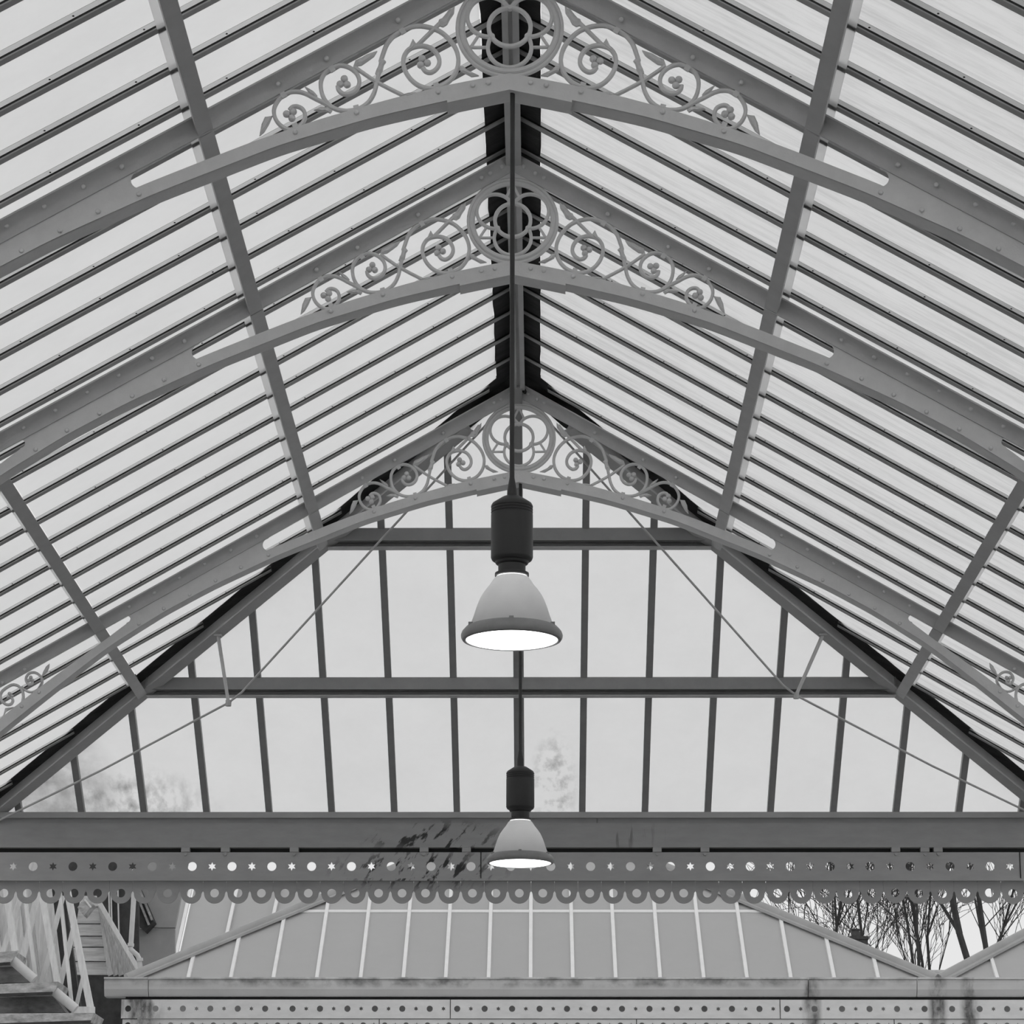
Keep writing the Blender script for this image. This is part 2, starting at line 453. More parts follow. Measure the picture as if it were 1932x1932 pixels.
# ------------------------------------------------------------------ purlins
NM = {(-1, 0): 'upper grey purlin of the left slope, nearer the ridge', (-1, 1): 'lower grey purlin of the left slope, cut by the left picture edge',
      (1, 0): 'upper grey purlin of the right slope, nearer the ridge', (1, 1): 'lower grey purlin of the right slope, cut by the right picture edge'}
for sg in (-1, 1):
    for k, u in enumerate(PU):
        yend = YE + u / KH + .02
        root = empty('purlin', (XR + sg * u, Y0, wl(WB, u))); tag(root, NM[sg, k], 'purlin', 'roof purlins')
        e = Vector((sg * math.cos(math.atan(TQ)), 0, -math.sin(math.atan(TQ)))); n = Vector((sg * e.z * -1, 0, abs(e.x)))
        n = Vector((sg * math.sin(math.atan(TQ)), 0, math.cos(math.atan(TQ))))
        stops = [Y0] + [y for y in YT if y < yend - .3] + [yend]
        for a_, b_ in zip(stops[:-1], stops[1:]):
            a_ += .016 if a_ > Y0 else 0; b_ -= .014
            c = Vector((XR + sg * u, 0, wl(WB, u)))
            b = MB()
            for (s0, s1, t0, t1) in ((-.040, .040, 0, .010), (-.006, .006, .010, .100), (.034, .040, .010, .024)):
                A = [c + e * s + n * t for s, t in ((s0, t0), (s1, t0), (s1, t1), (s0, t1))]
                b.prism([(q.x, a_, q.z) for q in A], [(q.x, b_, q.z) for q in A])
            under(b.build('purlin_length', 'purlin'), root)

# ------------------------------------------------------------------ hip rafters with strut and tie rod
for sg, side in ((-1, 'left'), (1, 'right')):
    p0 = Vector((XR, YE, WB - .0)); uu = 4.5
    p1 = Vector((XR + sg * uu, YE + uu / KH, WB - TQ * uu))
    d = (p1 - p0).normalized(); e = Vector((d.y, -d.x, 0)).normalized(); n = e.cross(d)
    if n.z < 0: n = -n
    root = empty('hip_rafter', p0); tag(root, 'deep dark hip rafter descending to the %s of the gable lights' % side, 'rafter', 'hip rafters')
    def sect(lst, nm, mt):
        b = MB()
        b.prism([p0 + d * ((YT[2] + .10 - YE) / d.y) + e * s + n * t for s, t in lst], [p1 + e * s + n * t for s, t in lst]); under(b.build(nm, mt), root)
    sect([(-.055, 0), (.055, 0), (.055, .014), (-.055, .014)], 'flange', 'purlin')
    sect([(-.034, .014), (.034, .014), (.024, .04), (.020, .125), (-.020, .125), (-.024, .04)], 'web', 'purlin')
    sect([(-.125, .100), (.125, .100), (.10, .122), (-.10, .122)], 'top_board', 'soot')
    q = p0 + d * ((2.30 / KH) / d.y)
    foot = at(431, 1326, 20.95) if sg < 0 else at(1502, 1312, 20.95)
    foot = Vector((XR + sg * (abs(foot.x - XR)), foot.y, foot.z))
    b = MB(); b.rod(q, foot, .015, .013); b.rod(foot + Vector((0, 0, .02)), foot + Vector((0, 0, -.025)), .022, n=8); under(b.build('strut', 'rod'), root)
    kink = foot + Vector((-sg * .10, -.04, .07)); top = Vector((XR + sg * .19, YT[2] + .16, WB - .10))
    low = p0 + d * ((4.32 / KH) / d.y) + Vector((0, -.02, -.02))
    b = MB(); b.tube([low, low.lerp(foot, .5) + Vector((0, 0, -.02)), foot, foot.lerp(kink, .7), kink, top], .0085, 8); under(b.build('tie_rod', 'rod', None, True), root)
    b = MB(); b.box(q.x - .03, q.x + .03, q.y - .03, q.y + .03, q.z - .012, q.z + .004); under(b.build('strut_head', 'purlin'), root)

# hip purlins
for k, (u, px0) in enumerate(zip(PU, (0, 1))):
    y = YE + u / KH; z = wl(WB, u)
    root = empty('hip_purlin', (XR, y, z)); tag(root, ('upper' if k == 0 else 'lower') + ' horizontal cross rail of the glazed hip end', 'rail', 'hip end rails')
    a = u - .03
    b = MB(); b.box(XR - a, XR + a, y - .065, y + .05, z + .045, z + .140); under(b.build('rail', 'hipbar'), root)
    b = MB(); b.box(XR - a, XR + a, y + .03, y + .05, z + .008, z + .045); under(b.build('web', 'hipbar'), root)
    b = MB(); b.box(XR - a, XR + a, y - .03, y + .055, z, z + .008); under(b.build('lip', 'purlin'), root)

# ------------------------------------------------------------------ ornamental trusses
S1 = [(-0.6234,5.8013),(-0.6139,5.8363),(-0.5916,5.8992),(-0.5462,5.9517),(-0.4807,5.9853),(-0.4150,5.9886),(-0.3424,5.9639),(-0.2895,5.9161),(-0.2584,5.8635),(-0.2476,5.8075),(-0.2590,5.7482),(-0.2948,5.6975),(-0.3469,5.6683),(-0.3927,5.6636),(-0.4452,5.6825),(-0.4882,5.7257),(-0.5116,5.7802),(-0.5101,5.8291),(-0.4862,5.8675),(-0.4470,5.8835),(-0.4075,5.8834),(-0.3693,5.8651),(-0.3448,5.8287),(-0.3399,5.7938),(-0.3542,5.7638),(-0.3803,5.7464),(-0.4052,5.7520),(-0.4198,5.7716)]
S2 = [(-0.6201,5.8013),(-0.6294,5.7525),(-0.6399,5.6968),(-0.6523,5.6412),(-0.6785,5.5926),(-0.7219,5.5594),(-0.7773,5.5471),(-0.8310,5.5548),(-0.8706,5.5805),(-0.8980,5.6208),(-0.9100,5.6695),(-0.9074,5.7113),(-0.8883,5.7496),(-0.8526,5.7760),(-0.8134,5.7843),(-0.7739,5.7724),(-0.7420,5.7458),(-0.7258,5.7109),(-0.7280,5.6761),(-0.7473,5.6469),(-0.7785,5.6331),(-0.8060,5.6380),(-0.8246,5.6568),(-0.8289,5.6763)]
S3 = [(-0.8526,5.5618),(-0.8890,5.5861),(-0.9352,5.6105),(-0.9814,5.6363),(-1.0209,5.6475),(-1.0634,5.6434),(-1.1022,5.6178),(-1.1275,5.5762),(-1.1333,5.5381),(-1.1194,5.4965),(-1.0894,5.4640),(-1.0532,5.4494),(-1.0175,5.4576),(-0.9932,5.4859),(-0.9826,5.5170),(-0.9917,5.5517),(-1.0162,5.5690),(-1.0424,5.5691),(-1.0584,5.5518)]
DIAG1 = [(-0.4470,5.8884),(-0.4047,5.9339),(-0.3590,5.9829),(-0.3165,6.0285),(-0.2839,6.0742)]
DIAG2 = [(-0.7510,5.7772),(-0.6980,5.7373),(-0.6484,5.7024),(-0.5825,5.6640),(-0.5134,5.6270)]
LEAVES = [
 [(-0.3492,5.9934),(-0.3428,6.0215),(-0.3165,6.0285),(-0.3003,6.0601),(-0.2675,6.0918),(-0.2706,6.0566),(-0.2902,6.0249),(-0.3032,5.9968),(-0.3228,5.9842)],
 [(-0.7543,5.7772),(-0.7449,5.8086),(-0.7155,5.8225),(-0.6895,5.8399),(-0.6404,5.8573),(-0.6565,5.8294),(-0.6825,5.8085),(-0.7150,5.7841)],
 [(-0.9886,5.6732),(-0.9688,5.6627),(-0.9423,5.6453),(-0.9256,5.6244),(-0.9353,5.6175),(-0.9617,5.6314)],
 [(-0.9407,5.5502),(-0.9083,5.5654),(-0.8723,5.5618),(-0.8524,5.5479),(-0.8620,5.5341),(-0.8818,5.5445),(-0.9079,5.5411)],
 [(-0.2461,5.7761),(-0.2231,5.7760),(-0.2034,5.7551),(-0.1476,5.7271),(-0.1836,5.7223),(-0.2099,5.7377),(-0.2361,5.7517)],
 [(-1.1994,5.4173),(-1.1908,5.4759),(-1.1753,5.5140),(-1.1492,5.5174),(-1.1395,5.5208),(-1.1550,5.4793),(-1.1770,5.4379)],
 [(-0.5057,5.8430),(-0.4863,5.8780),(-0.4683,5.9200),(-0.4503,5.8919),(-0.4600,5.8779),(-0.4861,5.8570)],
 [(-0.5200,5.6270),(-0.4906,5.6374),(-0.4514,5.6408),(-0.4578,5.6269),(-0.4970,5.6165)],
 [(-0.6333,5.8084),(-0.6235,5.8167),(-0.6104,5.8153),(-0.5971,5.8013),(-0.6068,5.7873),(-0.6099,5.7734),(-0.6130,5.7525),(-0.6291,5.7316),(-0.6489,5.7386),(-0.6426,5.7595),(-0.6349,5.7769),(-0.6298,5.7909)],
 [(-3.3293,4.2414),(-3.3209,4.2770),(-3.3026,4.3127),(-3.2787,4.3356),(-3.2799,4.3076),(-3.2910,4.2770),(-3.3101,4.2567)],
 [(-3.5011,4.0286),(-3.5381,4.0236),(-3.5726,4.0185),(-3.5848,3.9630),(-3.5664,3.9933),(-3.5326,4.0135)]]
S4 = [(-3.3455,4.1602),(-3.3250,4.2008),(-3.3298,4.2313),(-3.3499,4.2567),(-3.3806,4.2720),(-3.4143,4.2679),(-3.4342,4.2456),(-3.4378,4.2161),(-3.4205,4.1881),(-3.3967,4.1907),(-3.3927,4.2110)]
S5 = [(-3.3250,4.2008),(-3.3455,4.1602),(-3.3793,4.1359),(-3.4141,4.1349),(-3.4446,4.1501),(-3.4655,4.1704)]
S6 = [(-3.4555,4.0640),(-3.4514,4.1045),(-3.4618,4.1450),(-3.4907,4.1765),(-3.5309,4.1847),(-3.5699,4.1654),(-3.6009,4.1375),(-3.6117,4.1046),(-3.6000,4.0691),(-3.5639,4.0438),(-3.5343,4.0489),(-3.5231,4.0741),(-3.5367,4.0969)]
TREF = [(-0.4167,5.7988, 2.3), (-0.7990,5.6936, .6), (-1.0527,5.5276, 1.2), (-3.405,4.223, .5), (-3.545,4.108, .3)]
CLIPS = [(-0.5267,5.9727),(-0.5100,5.9481),(-0.8657,5.7739),(-0.8490,5.7495),(-1.0960,5.6386),(-1.0805,5.6143),(-0.3569,5.6878),(-0.3502,5.6684),(-0.7397,5.5720),(-0.7349,5.5546),(-1.0342,5.4791),(-1.0240,5.4583)]
RIV = [(-0.5402,6.0079),(-0.8827,5.8075),(-1.1131,5.6755),(-0.3435,5.6371),(-0.7346,5.5304),(-1.0268,5.4307),(-0.1768,5.6715),(-0.1016,5.6852),
       (-1.8502,5.2490),(-2.0295,5.1466),(-2.2131,5.0469),(-2.3871,4.9480),(-2.5601,4.8407),(-2.7356,4.7384),
       (-1.7657,5.1144),(-1.9578,5.0250),(-2.1337,4.9297),(-2.3129,4.8287),(-2.4915,4.7276),(-2.6625,4.6170),
       (-0.1798,6.2333),(-0.1288,6.2595),(-0.0634,6.3011),(-3.4461,4.2873),(-3.5978,4.1959),(-3.3416,4.1298),(-3.4563,4.0286)]
CTOP = [(0, 5.736), (.3, 5.675), (.575, 5.603), (.9, 5.503), (1.225, 5.386), (1.467, 5.284), (1.776, 5.152), (2.169, 4.955), (2.45, 4.806), (2.71, 4.655), (2.862, 4.527), (3.08, 4.365), (3.292, 4.201), (3.394, 4.120), (3.604, 3.945), (3.95, 3.62), (4.2, 3.36)]
CBOT = [(0, 5.661), (.3, 5.595), (.654, 5.509), (1.104, 5.366), (1.388, 5.246), (1.702, 5.114), (2.167, 4.888), (2.5, 4.70), (2.861, 4.462), (3.08, 4.285), (3.265, 4.132), (3.6, 3.850), (3.95, 3.52), (4.2, 3.26)]
def smooth_curve(P, us):
    x = [p[0] for p in P]; y = [p[1] for p in P]; v = np.interp(us, x, y)
    for _ in range(3): v[1:-1] = .25 * v[:-2] + .5 * v[1:-1] + .25 * v[2:]
    return v
US = np.linspace(0, 4.2, 85); VT = smooth_curve(CTOP, US); VB = smooth_curve(CBOT, US)
ftop = lambda u: float(np.interp(u, US, VT)); fbot = lambda u: float(np.interp(u, US, VB))
circ = lambda cx, cz, r, n=48, a0=0, a1=360: [(cx + r * math.cos(R(a0 + (a1 - a0) * k / n)), cz + r * math.sin(R(a0 + (a1 - a0) * k / n))) for k in range(n + (0 if a1 - a0 == 360 else 1))]
RC = 5.979                                # ring centre


def truss_meshes():
    """parts of one truss; x from the ridge line, y from the truss plane, z from eye level"""
    out = []
    def add(name, b, mt='iron', smooth=False, of=None): out.append((name, b.mesh(name, mt, smooth), of)); return len(out) - 1
    for sg in (-1, 1):
        fx = lambda P: [(-sg * x, z) for x, z in P]
        # rafter: web with a filleted top flange
        prof = [(-.010, 0), (-.010, .020), (-.012, .036), (-.019, .052), (-.033, .066), (-.055, .076), (-.082, .081), (-.082, .091), (.070, .091), (.070, .081), (.012, .078), (.004, .070), (.004, 0)]
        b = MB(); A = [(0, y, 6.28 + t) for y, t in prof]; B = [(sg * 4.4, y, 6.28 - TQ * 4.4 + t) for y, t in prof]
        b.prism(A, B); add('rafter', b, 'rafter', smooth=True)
        # lower chord: upright leg and horizontal flange behind it
        b = MB(); o = len(b.v)
        for u, t, l in zip(US, VT, VB): b.v += [(sg * u, -.010, t), (sg * u, -.010, l), (sg * u, .0, l), (sg * u, .0, t)]
        for i in range(len(US) - 1):
            for k in range(4): k2 = (k + 1) % 4; b.face([i * 4 + k, i * 4 + k2, i * 4 + 4 + k2, i * 4 + 4 + k])
        b.face([0, 1, 2, 3]); b.face([len(b.v) - 4 + k for k in range(4)]); chord = add('lower_chord', b)
        b = MB()
        for (ya, yb, z0, ua) in ((-.010, .056, 0, 0), (.060, .125, .002, 0)):
            o = len(b.v); n = 0
            for u, l in zip(US, VB):
                if u < ua: continue
                n += 1; b.v += [(sg * u, ya, l + z0), (sg * u, yb, l + z0), (sg * u, yb, l + z0 + .012), (sg * u, ya, l + z0 + .012)]
            for i in range(n - 1):
                for k in range(4): k2 = (k + 1) % 4; b.face([o + i * 4 + k, o + i * 4 + k2, o + i * 4 + 4 + k2, o + i * 4 + 4 + k])
            b.face([o, o + 1, o + 2, o + 3])
        add('chord_flange', b, of=chord)
        # splice plate under the apex
        b = MB(); us = np.linspace(0, .30, 9)
        A = [(sg * u, -.012, fbot(u) - .012) for u in us] + [(sg * u, -.012, fbot(u)) for u in us[::-1]]
        b.prism(A, [(x, .135, z) for x, y, z in A]); add('splice_plate', b, of=chord)
        # web plate with rounded slot ends
        zr = lambda u: 6.30 - TQ * u
        u0, u1 = 1.80, 2.735
        P = []
        m0 = ((zr(u0) - .02) + ftop(u0)) / 2; r0 = ((zr(u0) - .02) - ftop(u0)) / 2
        P += [(u0 - .05, zr(u0 - .05)), ] + [(u0 - .035 + math.cos(R(a)) * .045, m0 + math.sin(R(a)) * r0 * 1.05 + .012) for a in range(80, -81, -20)] + [(u0 - .03, ftop(u0 - .03) - .03)]
        low = [(u, ftop(u) - .04) for u in np.linspace(u0, u1 - .02, 14)]
        m1 = ((zr(u1) - .02) + ftop(u1)) / 2; r1 = ((zr(u1) - .02) - ftop(u1)) / 2
        endp = [(u1 + .03, ftop(u1 + .03) - .03)] + [(u1 + .02 - math.cos(R(a)) * .03, m1 + math.sin(R(a)) * r1 * 1.05) for a in range(-80, 81, 20)] + [(u1 + .03, zr(u1 + .03))]
        P = P + low + endp
        b = MB(); b.prism([(sg * u, 0, z) for u, z in P], [(sg * u, .012, z) for u, z in P]); add('web_plate', b)
        # scrolls
        sc = []
        for s_, wd in ((S1, .021), (S2, .020), (S3, .019), (DIAG1, .019), (DIAG2, .017), (S4, .017), (S5, .015), (S6, .019)):
            pts = catmull(fx(s_), 5); n = len(pts)
            b = MB(); b.ribbon(pts, wd, -.008, .012); sc.append(add('scroll', b, smooth=True))
        for lf, own in zip(LEAVES, (3, 1, 2, 1, 0, 2, 0, 4, 0, 5, 7)):
            L = fx(lf); cx = sum(p[0] for p in L) / len(L); cz = sum(p[1] for p in L) / len(L)
            n = len(L); rim = L; mid = [(cx + (x - cx) * .55, cz + (z - cz) * .55) for x, z in L]
            b = MB(); b.v = [(x, .010, z) for x, z in rim] + [(x, -.004, z) for x, z in rim] + [(x, -.013, z) for x, z in mid] + [(cx, -.010, cz)]
            b.face(list(range(n)))
            for i in range(n):
                j = (i + 1) % n; b.face([i, j, n + j, n + i]); b.face([n + i, n + j, 2 * n + j, 2 * n + i]); b.face([2 * n + i, 2 * n + j, 3 * n])
            add('leaf', b, of=sc[own])
        for (x, z, a), own in zip(TREF, (0, 1, 2, 5, 7)):
            b = MB(); x = -sg * x; r = .018 if z > 5 else .013
            for k in range(3):
                t = a * sg + k * 2.094; c = (x + math.cos(t) * r * 1.08, z + math.sin(t) * r * 1.08)
                o = len(b.v)
                for rr, y in ((r, .008), (r, -.004), (r * .75, -.012), (r * .3, -.016)): b.v += [(c[0] + rr * math.cos(q), y, c[1] + rr * math.sin(q)) for q in [2 * math.pi * i / 10 for i in range(10)]]
                for l in range(3):
                    for i in range(10): j = (i + 1) % 10; b.face([o + l * 10 + i, o + l * 10 + j, o + l * 10 + 10 + j, o + l * 10 + 10 + i])
                b.face([o + i for i in range(10)]); b.face([o + 30 + i for i in range(10)])
            add('trefoil', b, smooth=True, of=sc[own])
        for i in range(0, len(CLIPS), 2):
            p, q = fx(CLIPS[i:i + 2]); b = MB(); b.bar((p[0], -.004, p[1]), (q[0], -.004, q[1]), .026, .012, (0, 1, 0)); add('clip', b, of=sc[(i // 2) % 3])
    # ring and quatrefoil
    b = MB(); b.ribbon(circ(0, RC, .230, 64), .028, -.012, .012, True); rg = add('ring', b, smooth=True)
    b = MB(); b.ribbon(circ(0, RC, .252, 64), .022, -.005, .014, True); add('ring_rim', b, smooth=True, of=rg)
    b = MB(); b.ribbon(circ(0, RC + .003, .1015, 48), .021, -.013, .009, True); add('centre_circle', b, smooth=True, of=rg)
    for cx, cz, a0, a1 in ((-.1, .058, 26, 276), (.1, .058, -96, 154), (0, -.104, 148, 392)):
        b = MB(); b.ribbon(circ(cx, RC + cz, .105, 40, a0, a1), .019, -.010, .010); add('lobe', b, smooth=True, of=rg)
    for x, z in ((-.087, 5.934), (.087, 5.934), (0, 6.083)):
        b = MB(); b.lathe([(.0, -.018), (.011, -.015), (.0155, -.004), (.0155, .01), (0, .012)], (0, 0, 0), 12)
        b.v = [(x + p[0], p[2], z + p[1]) for p in b.v]; add('cusp', b, smooth=True, of=rg)
    for T_ in ([(-.150, 5.940), (-.189, 5.876), (-.112, 5.876)], [(.150, 5.940), (.189, 5.876), (.112, 5.876)], [(-.036, 6.128), (0, 6.203), (.036, 6.128)]):
        for p, q in ((0, 1), (1, 2)):
            if T_[1][0] == 0 and False: continue
            b = MB(); b.ribbon([T_[p], T_[q]], .014, -.006, .008); add('brace', b, of=rg)
    # apex gusset behind the ring
    G = [(-.19, 6.282 - TQ * .19), (0, 6.30), (.19, 6.282 - TQ * .19)] + [(.262 * math.cos(R(a)), RC + .262 * math.sin(R(a))) for a in range(48, 133, 6)]
    b = MB(); b.prism([(x, -.004, z) for x, z in G], [(x, .004, z) for x, z in G]); add('apex_gusset', b)
    rb = MB(); rb.lathe([(.0130, .0), (.0128, .006), (.009, .011), (0, .0132)], (0, 0, 0), 10); rb.v = [(x, -z, y) for x, y, z in rb.v]
    return out, rb.mesh('rivet', 'iron', True)

PARTS, RIVET = truss_meshes()
TL = ('nearest ornamental iron truss at the top, its ring cut by the picture edge', 'middle ornamental iron roof truss with full ring and scrollwork',
      'farthest ornamental iron truss, where the hip end begins')
for i in range(3):
    root = empty('roof_truss', (XT[i], YT[i], H)); tag(root, TL[i], 'truss', 'ornamental roof trusses')
    made = []
    for nm, me, of in PARTS: made.append(put(nm, me, root if of is None else made[of]))
    for x, z in RIV:
        for sg in (-1, 1):
            o = put('rivet', RIVET, root); top = abs(z - (6.28 - TQ * abs(x) + .05)) < .06
            o.location = (sg * x, -.0235 if top else -.010, z)

# ------------------------------------------------------------------ far eaves: beam, pierced fascia, scalloped valance
zz = lambda py, Y=YB: at(966, py, Y).z
root = empty('eaves_beam', (XR, YB, zz(1600))); tag(root, 'broad grey eaves beam below the glazed hip end, splashed with dirt', 'beam')
X0, X1 = -4.9, 4.7
b = MB(); b.box(X0, X1, YB - .03, YB + .06, zz(1544), zz(1533)); under(b.build('sill', 'fascia'), root)
b = MB(); b.box(X0, X1, YB + .004, YB + .05, zz(1553), zz(1544)); under(b.build('groove', 'beam'), root)
b = MB(); b.prism([(X0, y, z) for y, z in ((YB - .006, zz(1553)), (YB - .012, zz(1575)), (YB - .022, zz(1599.5)), (YB + .05, zz(1599.5)), (YB + .05, zz(1553)))],
                  [(X1, y, z) for y, z in ((YB - .006, zz(1553)), (YB - .012, zz(1575)), (YB - .022, zz(1599.5)), (YB + .05, zz(1599.5)), (YB + .05, zz(1553)))])
under(b.build('face_board', 'beam'), root)
b = MB(); b.box(X0, X1, YB + .052, YB + .064, zz(1612), zz(1553)); under(b.build('backing', 'gasket'), root)
for px in (350, 425, 555, 800, 880, 1240, 1330, 1690, 1745, 1770):
    p = at(px, 1603, YB - .012); b = MB(); b.box(p.x - .035, p.x + .035, YB - .02, YB + .05, zz(1608), zz(1599)); b.rod((p.x, YB - .03, zz(1612)), (p.x, YB, zz(1612)), .014, n=8)
    under(b.build('bracket', 'fascia'), root)


def ringpts(kind, r, cx, cz, rect, extra=12):
    """matching rings: hole (circle or six-pointed star) and a rectangle around it"""
    x0, x1, z0, z1 = rect
    ang = [2 * math.pi * k / 24 for k in range(24)] if kind == 'circle' else [math.pi / 2 + 2 * math.pi * k / 12 for k in range(12)]
    hole = [(cx + r * math.cos(a), cz + r * math.sin(a)) for a in ang] if kind == 'circle' else [(cx + (r if k % 2 == 0 else r * .5) * math.cos(a), cz + (r if k % 2 == 0 else r * .5) * math.sin(a)) for k, a in enumerate(ang)]
    cor = [math.atan2(z - cz, x - cx) % (2 * math.pi) for x, z in ((x1, z1), (x0, z1), (x0, z0), (x1, z0))]
    H_, O_ = [], []
    allv = sorted([(a % (2 * math.pi), h) for a, h in zip(ang, hole)] + [(c, None) for c in cor])
    nh = sorted([(a % (2 * math.pi), h) for a, h in zip(ang, hole)])
    def hole_at(a):
        for i in range(len(nh)):
            a0, p0 = nh[i]; a1, p1 = nh[(i + 1) % len(nh)]; a1_ = a1 if i + 1 < len(nh) else a1 + 2 * math.pi
            aa = a if a >= a0 else a + 2 * math.pi
            if a0 <= aa <= a1_:
                # ray / segment intersection from the centre
                dx, dz = math.cos(a), math.sin(a); ex, ez = p1[0] - p0[0], p1[1] - p0[1]
                den = dx * ez - dz * ex
                t = ((p0[0] - cx) * ez - (p0[1] - cz) * ex) / den
                return (cx + dx * t, cz + dz * t)
        return nh[0][1]
    for a, h in allv:
        H_.append(h or hole_at(a)); dx, dz = math.cos(a), math.sin(a)
        t = min([((x1 if dx > 0 else x0) - cx) / dx if abs(dx) > 1e-9 else 1e9, ((z1 if dz > 0 else z0) - cz) / dz if abs(dz) > 1e-9 else 1e9])
        O_.append((cx + dx * t, cz + dz * t))
    return O_, H_


def pierced(root, name, x_first, pitch, count, zc, z0, z1, Y, rc, rs, mt, th=.012, per=8):
    """pierced cast-iron strip: circles and six-pointed stars in turn, in separate lengths"""
    k = 0
    while k < count:
        b = MB()
        for j in range(k, min(k + per, count)):
            cx = x_first + pitch * j; kind = 'circle' if j % 2 == 0 else 'star'
            e0 = e1 = 0
            O_, H_ = ringpts(kind, rc if kind == 'circle' else rs, cx, zc, (cx - pitch / 2 + e0, cx + pitch / 2 - e1, z0, z1))
            b.perforated(O_, H_, Y, Y + th)
        pan = under(b.build(name, mt), root); k += per
        jb = MB(); jx = x_first + pitch * (min(k, count) - .5); jb.box(jx - .004, jx + .004, Y - .004, Y + th + .004, z0, z1); under(jb.build('joint_strip', 'gasket'), pan)

YF = YB - .012
root = empty('fascia_board', (XR, YF, zz(1660))); tag(root, 'grey fascia band pierced with alternating circles and stars', 'fascia')
c0 = at(62.3, 1634.6, YF); c1 = at(663, 1634.6, YF); pit = (c1.x - c0.x) / 16
pierced(root, 'pierced_panel', c0.x - pit * 4, pit, 62, c0.z, zz(1658, YF), zz(1608, YF), YF, .0365, .036, 'fascia', per=27)
b = MB(); b.box(X0, X1, YF - .03, YF + .012, zz(1662.5, YF), zz(1658.3, YF)); under(b.build('bottom_lip', 'fascia'), root)

YV = YB + .03
root = empty('scalloped_valance', (XR, YV, zz(1700))); tag(root, 'scalloped iron valance of pierced rings hanging under the fascia', 'valance')
s0 = at(7.2, 1685, YV); s1 = at(670, 1685, YV); sp = (s1.x - s0.x) / 15; zt = zz(1660, YV); zc = zz(1685, YV) ; rr = .0835
k = -10; per = 8
while s0.x + sp * k < X1:
    b = MB()
    for j in range(k, k + per):
        cx = s0.x + sp * j; dz_ = .004 * math.sin(j * 1.7) * (1 if j > 34 else 0)
        n = 36; ang = [2 * math.pi * i / n for i in range(n)]
        hole = [(cx + .035 * math.cos(a), zc + dz_ + .035 * math.sin(a)) for a in ang]; outl = []
        for a in ang:
            dx, dz = math.cos(a), math.sin(a)
            t = min((sp / 2 - .0004) / abs(dx) if abs(dx) > 1e-6 else 9, ((zt - zc) / dz) if dz > 1e-6 else 9)
            if dz < .14:
                nt_ = rr if dz < .02 else rr + (dz - .02) / .12 * .014
                t = min(t, nt_)
            outl.append((cx + dx * t, zc + dz_ * (1 if dz < 0 else 0) + dz * t))
        b.perforated(outl, hole, YV, YV + .012)
    under(b.build('valance_panel', 'fascia'), root); k += per

# ------------------------------------------------------------------ pendant lamps
def lamp(px, Y, ztop, label, k):
    yy = lambda py: None
    root = empty('pendant_lamp', (px, Y, 0)); tag(root, label, 'lamp', 'bell shaped pendant lamps')
    c = (px, Y, 0)
    def lat(name, prof, mt, n=48, smooth=True):
        b = MB(); b.lathe(prof, c, n); return under(b.build(name, mt, None, smooth), root)
    Z = k                              # dict of heights
    b = MB(); b.rod((px, Y, Z['cone']), (px, Y, ztop), .0115, n=12); under(b.build('rod', 'lampblack', None, True), root)
    lat('ferrule', [(0, Z['cone'] + .01), (.0118, Z['cone'] + .01), (.022, Z['cone'] - .05), (.024, Z['cap'] - .01), (0, Z['cap'] - .01)], 'lampblack')
    t, bt = Z['cap'], Z['body']
    prof = [(0, t), (.042, t), (.052, t - .006), (.091, t - .032), (.097, t - .044)]
    for q in range(3): prof += [(.097, t - .050 - q * .013), (.094, t - .053 - q * .013), (.094, t - .057 - q * .013), (.097, t - .060 - q * .013)]
    prof += [(.097, bt + .02), (.092, bt + .008), (.080, bt), (0, bt)]
    lat('ballast_housing', prof, 'lampblack')
    co = Z['collar']
    nk = lat('neck', [(.080, bt + .004), (.074, bt - .010), (.063, bt - .016), (.063, co + .018), (.0785, co + .013), (.0785, co), (0, co)], 'lampblack')
    under(lat('light_gap', [(.060, co - .001), (.071, co - .002), (.071, co - .0055), (.060, co - .007)], 'leak'), nk)
    c0, rim = co - .006, Z['rim']
    hh = c0 - rim
    sh = [(r, c0 - hh * f) for r, f in ((.075, 0), (.086, .05), (.100, .14), (.121, .25), (.142, .38), (.160, .55), (.176, .75), (.192, .92), (.205, 1.0))]
    sh2 = catmull(sh, 4)
    lat('shade', sh2 + [(r - .004, z) for r, z in sh2[::-1]], 'shade')
    rp = [(.203, rim + .012), (.212, rim + .008), (.228, rim - .010), (.233, rim - .024), (.232, rim - .036), (.226, rim - .046), (.213, rim - .050), (.208, rim - .044), (.203, rim - .02)]
    rm = lat('rim', rp + [rp[0]], 'lamprim')
    lat('lens', [(0, rim - .046), (.2095, rim - .046), (.2095, rim - .043)], 'lens')
    lat('lens_light_block', [(0, rim - .040), (.2094, rim - .040), (.2094, rim - .042), (0, rim - .042)], 'lamprim')  # added disc, stops the lens glow from lighting the lampshade inside
    for a in (-90, -25, 205, 70, 150):
        x, y = px + .206 * math.cos(R(a)), Y + .206 * math.sin(R(a)); b = MB(); b.box(x - .010, x + .010, y - .008, y + .008, rim - .006, rim + .018); under(b.build('rim_clip', 'lamprim'), rm)
    ld = bpy.data.lights.new('bulb', 'POINT'); ld.energy = .5; ld.shadow_soft_size = .05
    lo = bpy.data.objects.new('bulb', ld); COL.objects.link(lo); lo.location = (px, Y, rim + hh * .5); under(lo, root)
    return root

